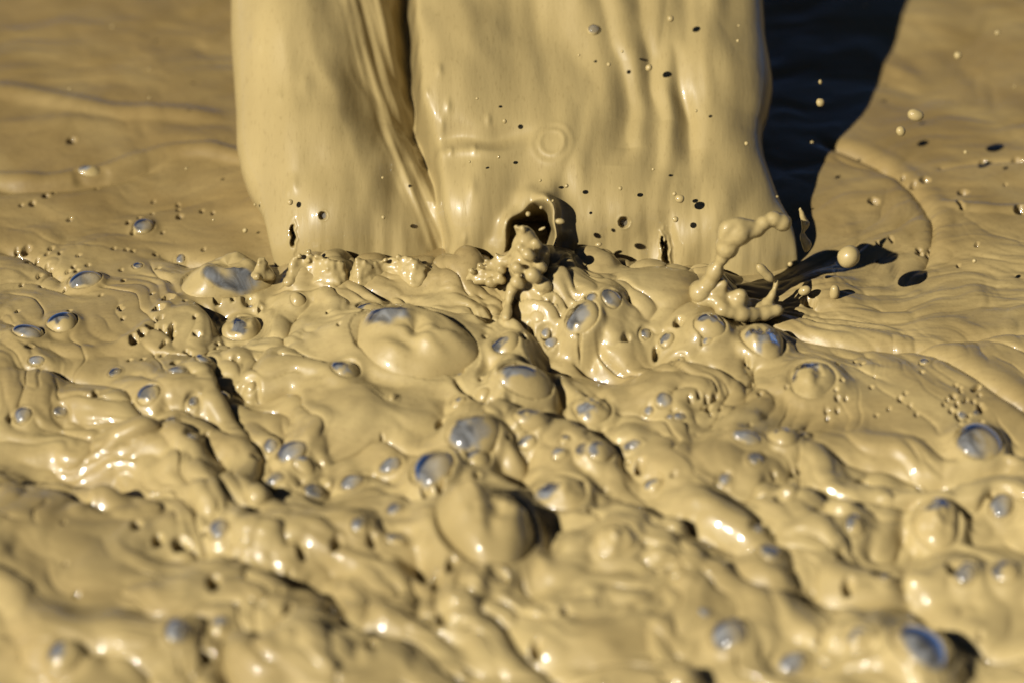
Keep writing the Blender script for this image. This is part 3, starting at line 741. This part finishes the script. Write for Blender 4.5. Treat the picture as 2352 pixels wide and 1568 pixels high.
right += chain([(1610, 672, 18, .075), (1628, 652, 15, .075), (1640, 628, 12, .075), (1655, 600, 11, .075), (1668, 575, 15, .075), (1674, 552, 16, .075), (1686, 538, 19, .075), (1702, 532, 18, .073), (1722, 530, 15, .07), (1742, 524, 12, .068), (1758, 510, 11, .065), (1778, 504, 13, .062), (1798, 512, 12, .06)], .34, 1)
right += chain([(1662, 560, 9, .078), (1664, 538, 12, .078), (1676, 520, 13, .076), (1700, 514, 11, .073), (1724, 518, 9, .07)], .1, 2)
right += chain([(1672, 575, 9, .078), (1690, 555, 12, .078), (1712, 542, 11, .076), (1735, 533, 9, .073)], .1, 5)
right += chain([(1680, 542, 20, .076), (1700, 530, 20, .074), (1715, 530, 15, .072)], .05, 6)
right = deepen([(x, y, z, r * 1.22) for (x, y, z, r) in right], (-.02, -.01, .01, .02))
link('mud_splash', blob_mesh('right_splash', right, .0018), 'arching finger of mud leaping to the right in front of the fall', 'splash', 'splashes at the foot of the fall')
rbase = []
rbase += chain([(1640, 665, 14, .085), (1662, 652, 9, .085), (1655, 670, 15, .085), (1672, 690, 16, .085), (1700, 676, 12, .09), (1705, 688, 12, .09), (1690, 702, 14, .095)], .1, 3)
rbase += chain([(1690, 705, 15, .09), (1720, 695, 11, .08), (1745, 702, 13, .078), (1765, 694, 10, .075), (1775, 675, 8, .07), (1782, 655, 6, .065), (1785, 645, 4, .065)], .25, 4)
rbase += chain([(1660, 712, 16, .10), (1700, 722, 15, .10), (1745, 722, 16, .09), (1790, 712, 11, .085)], .2, 5)
rbase += chain([(1610, 690, 22, .085), (1640, 690, 18, .09), (1665, 705, 15, .095)], .1, 6)
rbase = deepen(rbase, (-.010, .010))
link('mud_splash', blob_mesh('right_foot_splash', rbase, .0018), 'low lumpy crown of mud under the arching right finger', 'splash', 'splashes at the foot of the fall')
thin = chain([(1838, 480, 4, .03), (1846, 505, 6.5, .03), (1850, 516, 8, .03), (1844, 535, 5.5, .03), (1846, 549, 8, .03), (1853, 562, 9, .03), (1851, 575, 7, .03)], .2, 8)
link('mud_splash', blob_mesh('thin_splash', thin, .0016), 'thin beaded thread of mud standing by the right edge of the fall', 'splash', 'splashes at the foot of the fall')
def crest(tops, foot, lab, seed):
    """Ragged sheet of mud thrown up along the foot of the fall."""
    rs = np.random.RandomState(seed); out = []
    t = np.array(tops, float)
    for u in np.arange(t[0, 0], t[-1, 0], 3.5):
        e = min(1, (u - t[0, 0]) / 12, (t[-1, 0] - u) / 12)
        vt = np.interp(u, t[:, 0], t[:, 1]) + 4 * float(perlin(np.array([u * .045]), np.array([seed * 3.3]), 70)[0]) + 1.2 * rs.randn()
        vt = foot - (foot - vt) * (.35 + .65 * e)
        n = max(3, int((foot - vt) / 4))
        for q in range(n + 1):
            f = q / n
            v = foot + (vt - foot) * f
            d = .040 - .012 * f + .006 * math.sin(u * .05 + seed) + .0012 * rs.randn()
            p = on_y(np.array([u + rs.randn() * 1.5]), np.array([v]), Y_BASE - d)[0]
            out.append(tuple(p) + ((10 - 5.0 * f) * (.9 + .2 * rs.rand()) * PX,))
        if rs.rand() < .10:
            p = on_y(np.array([u]), np.array([vt - 3]), Y_BASE - .03)[0]
            out.append(tuple(p) + ((5 + 4 * rs.rand()) * PX,))
    link('mud_splash', blob_mesh('crest', out, .0014, 8), lab, 'splash', 'splashes at the foot of the fall')
crest([(660, 606), (672, 594), (690, 590), (705, 584), (730, 594), (765, 602), (800, 606)], 650, 'ragged froth crest at the left foot of the fall', 1)
crest([(806, 602), (825, 596), (850, 606), (880, 601), (910, 594), (940, 597), (965, 606), (990, 622), (1012, 634)], 656, 'froth crest along the foot of the fall under its deep groove', 4)
crest([(1020, 640), (1045, 636), (1065, 632), (1095, 634)], 660, 'short froth crest left of the central splash', 2)
crest([(1310, 640), (1345, 630), (1380, 640), (1430, 642), (1470, 634), (1495, 630), (1510, 640)], 660, 'faint froth crest right of the central splash', 3)
crest([(585, 604), (595, 594), (606, 600), (626, 616)], 636, 'small sparkling froth tuft at the left edge of the fall', 5)

# ================================================================== DROPLETS in the air
def drop_mesh(kind):
    me = bpy.data.meshes.new('drop')
    bm = bmesh.new(); bmesh.ops.create_uvsphere(bm, u_segments=20, v_segments=14, radius=1)
    for q in bm.verts:
        n = .05 * math.sin(3 * q.co.x + kind) * math.sin(2.6 * q.co.z + kind * 2)
        q.co *= 1 + n
        if kind == 2: q.co.z *= 1 - .25 * math.exp(-(q.co.x / .45) ** 2); q.co.y *= 1 - .25 * math.exp(-(q.co.x / .45) ** 2)
    bm.to_mesh(me); bm.free(); me.materials.append(M_DROP)
    me.polygons.foreach_set('use_smooth', np.ones(len(me.polygons), bool)); return me
DM = [drop_mesh(k) for k in range(3)]
def shadow_pos(u, v, us, vs):
    """Drop at pixel (u,v) whose shadow lies on the pool at pixel (us,vs)."""
    s = np.array(at_px(us, vs)); d = ray(np.array([u]), np.array([v]))[0]
    A_ = np.stack([d, LDIR], 1); t, _, _, _ = np.linalg.lstsq(A_, s - CAM, rcond=None)
    return CAM + d * t[0]
D = [  # u, v, rx, ry, tilt deg, where, label
    (1949, 590, 26, 26, 0, ('s', 2068, 660), 'largest round mud drop hanging in the air right of the fall'),
    (2103, 265, 20, 14, -15, ('z', .10), 'oval mud drop in the air at upper right, over the smooth pool'),
    (2069, 302, 11, 12, 0, ('z', .10), 'round mud drop just below left of the oval drop at upper right'),
    (2200, 128, 9, 9, 0, ('z', .10), 'round mud drop highest of the upper right trio'),
    (2291, 76, 6, 5, 0, ('z', .10), 'tiny drop near the upper right corner'),
    (1884, 236, 10, 10, 0, ('z', .12), 'pale drop in front of the dark shadow of the fall'),
    (1884, 189, 4, 6, 0, ('z', .12), 'tiny pale drop above the drop in front of the dark shadow'),
    (1541, 32, 8, 8, 0, ('f', .03), 'round drop near the top of the falling sheet, right part'),
    (1492, 135, 8, 8, 0, ('f', .025), 'round drop in front of the falling sheet, below the topmost one'),
    (664, 460, 7, 7, 0, ('f', .012), 'small drop in front of the left part of the fall beside its own shadow'),
    (563, 530, 6, 6, 0, ('z', .03), 'small drop just left of the left edge of the fall'),
    (1757, 627, 14, 29, 38, ('y', .075), 'peanut-shaped mud drop in the air under the right splash'),
    (1815, 607, 6, 6, 0, ('y', .06), 'small pale drop in front of the black shadow under the right splash'),
    (1213, 492, 6, 6, 0, ('y', .05), 'small drop inside the dark torn pocket'),
    (1286, 509, 11, 7, -10, ('y', .06), 'oval drop beside the right lip of the torn pocket'),
    (1245, 526, 9, 3.5, 30, ('y', .06), 'thin sliver of mud in front of the torn pocket'),
    (1243, 477, 4, 4, 0, ('y', .05), 'tiny drop at the top of the torn pocket'),
    (1562, 455, 11, 10, 0, ('f', .02), 'drop in front of the right part of the fall beside a heart-shaped shadow'),
    (1550, 444, 5, 5, 0, ('f', .02), 'tiny drop touching the drop with the heart-shaped shadow'),
    (1552, 505, 7, 7, 0, ('f', .02), 'drop below the one with the heart-shaped shadow'),
    (1848, 668, 15, 11, 20, ('z', .014), 'short mud capsule low above the pool at the right foot of the fall'),
    (1917, 672, 12, 20, 0, ('z', .006), 'stubby mud post standing in the pool right of the fall'),
    (2238, 600, 5, 5, 0, ('z', .05), 'tiny pale drop over the smooth mud near the right edge'),
    (2218, 350, 5, 5, 0, ('z', .05), 'tiny pale drop right of the upper right trio'),
    (1697, 64, 4, 4, 0, ('f', .03), 'tiny bright drop near the top right of the falling sheet'),
    (1719, 290, 5, 5, 0, ('f', .03), 'tiny bright drop beside the right edge of the fall'),
    (1865, 327, 4, 3, 0, ('z', .05), 'tiny drop at the edge of the dark shadow'),
    (1400, 140, 5, 5, 0, ('f', .02), 'tiny drop before the wrinkles of the fall'),
    (1160, 285, 5, 6, 0, ('f', .015), 'tiny drop before the middle bulge of the fall'),
    (1145, 368, 4, 4, 0, ('f', .015), 'tiny drop below the crease of the middle bulge'),
    (1300, 430, 5, 5, 0, ('f', .02), 'tiny drop right above the torn pocket'),
    (1425, 435, 5, 5, 0, ('f', .02), 'tiny drop before the lower right part of the fall'),
    (1375, 562, 8, 5, 10, ('y', .05), 'flat drop above the pool right of the central splash shadow'),
    (880, 500, 5, 5, 0, ('f', .02), 'tiny drop in front of the lower left folds of the fall'),
]
for k, (u, v) in enumerate([(343, 160), (160, 205), (258, 62), (343, 225), (428, 388), (877, 394), (490, 506), (1095, 245), (1240, 420), (1700, 24),
                            (1988, 12), (1430, 112), (1815, 394), (1330, 120), (1600, 230), (1080, 380), (1270, 470), (560, 430), (2330, 200), (1500, 380)]):
    D.append((u, v, 2.6 + (k % 3) * .5, 3.4, (k * 37) % 90, ('z', .04) if (u < 520 or u > 1840) else ('f', .02), None))
tiny = 0
for k, (u, v, rx, ry, tilt, wh, lab) in enumerate(D):
    if wh[0] == 's': p = shadow_pos(u, v, wh[1], wh[2])
    elif wh[0] == 'z':
        x, y, z = at_px(u, v, wh[1]); p = on_z(np.array([u]), np.array([v]), z + wh[1])[0]
    elif wh[0] == 'y': p = on_y(np.array([u]), np.array([v]), Y_BASE - wh[1])[0]
    else:
        q = fall_point(u, v); d = ray(np.array([u]), np.array([v]))[0]; p = q - d / np.linalg.norm(d) * wh[1] * 1.4
    o = link('mud_drop', DM[2 if lab and ('peanut' in lab) else k % 2])
    o.location = p; s = PX * float((p - CAM) @ FWD) / DIST
    if ry > rx: o.scale = (ry * s, rx * s, rx * s); tl = 90 - tilt if tilt else 90
    else: o.scale = (rx * s, ry * s, ry * s); tl = tilt
    if lab and 'peanut' in lab: tl = -50
    o.rotation_euler = (0, -math.radians(tl), 0)
    if lab is None:
        lab = describe(u, v, rx, 'tiny fleck of mud in the air')
    o['label'] = lab; o['category'] = 'mud drop'; o['group'] = 'mud drops in the air'
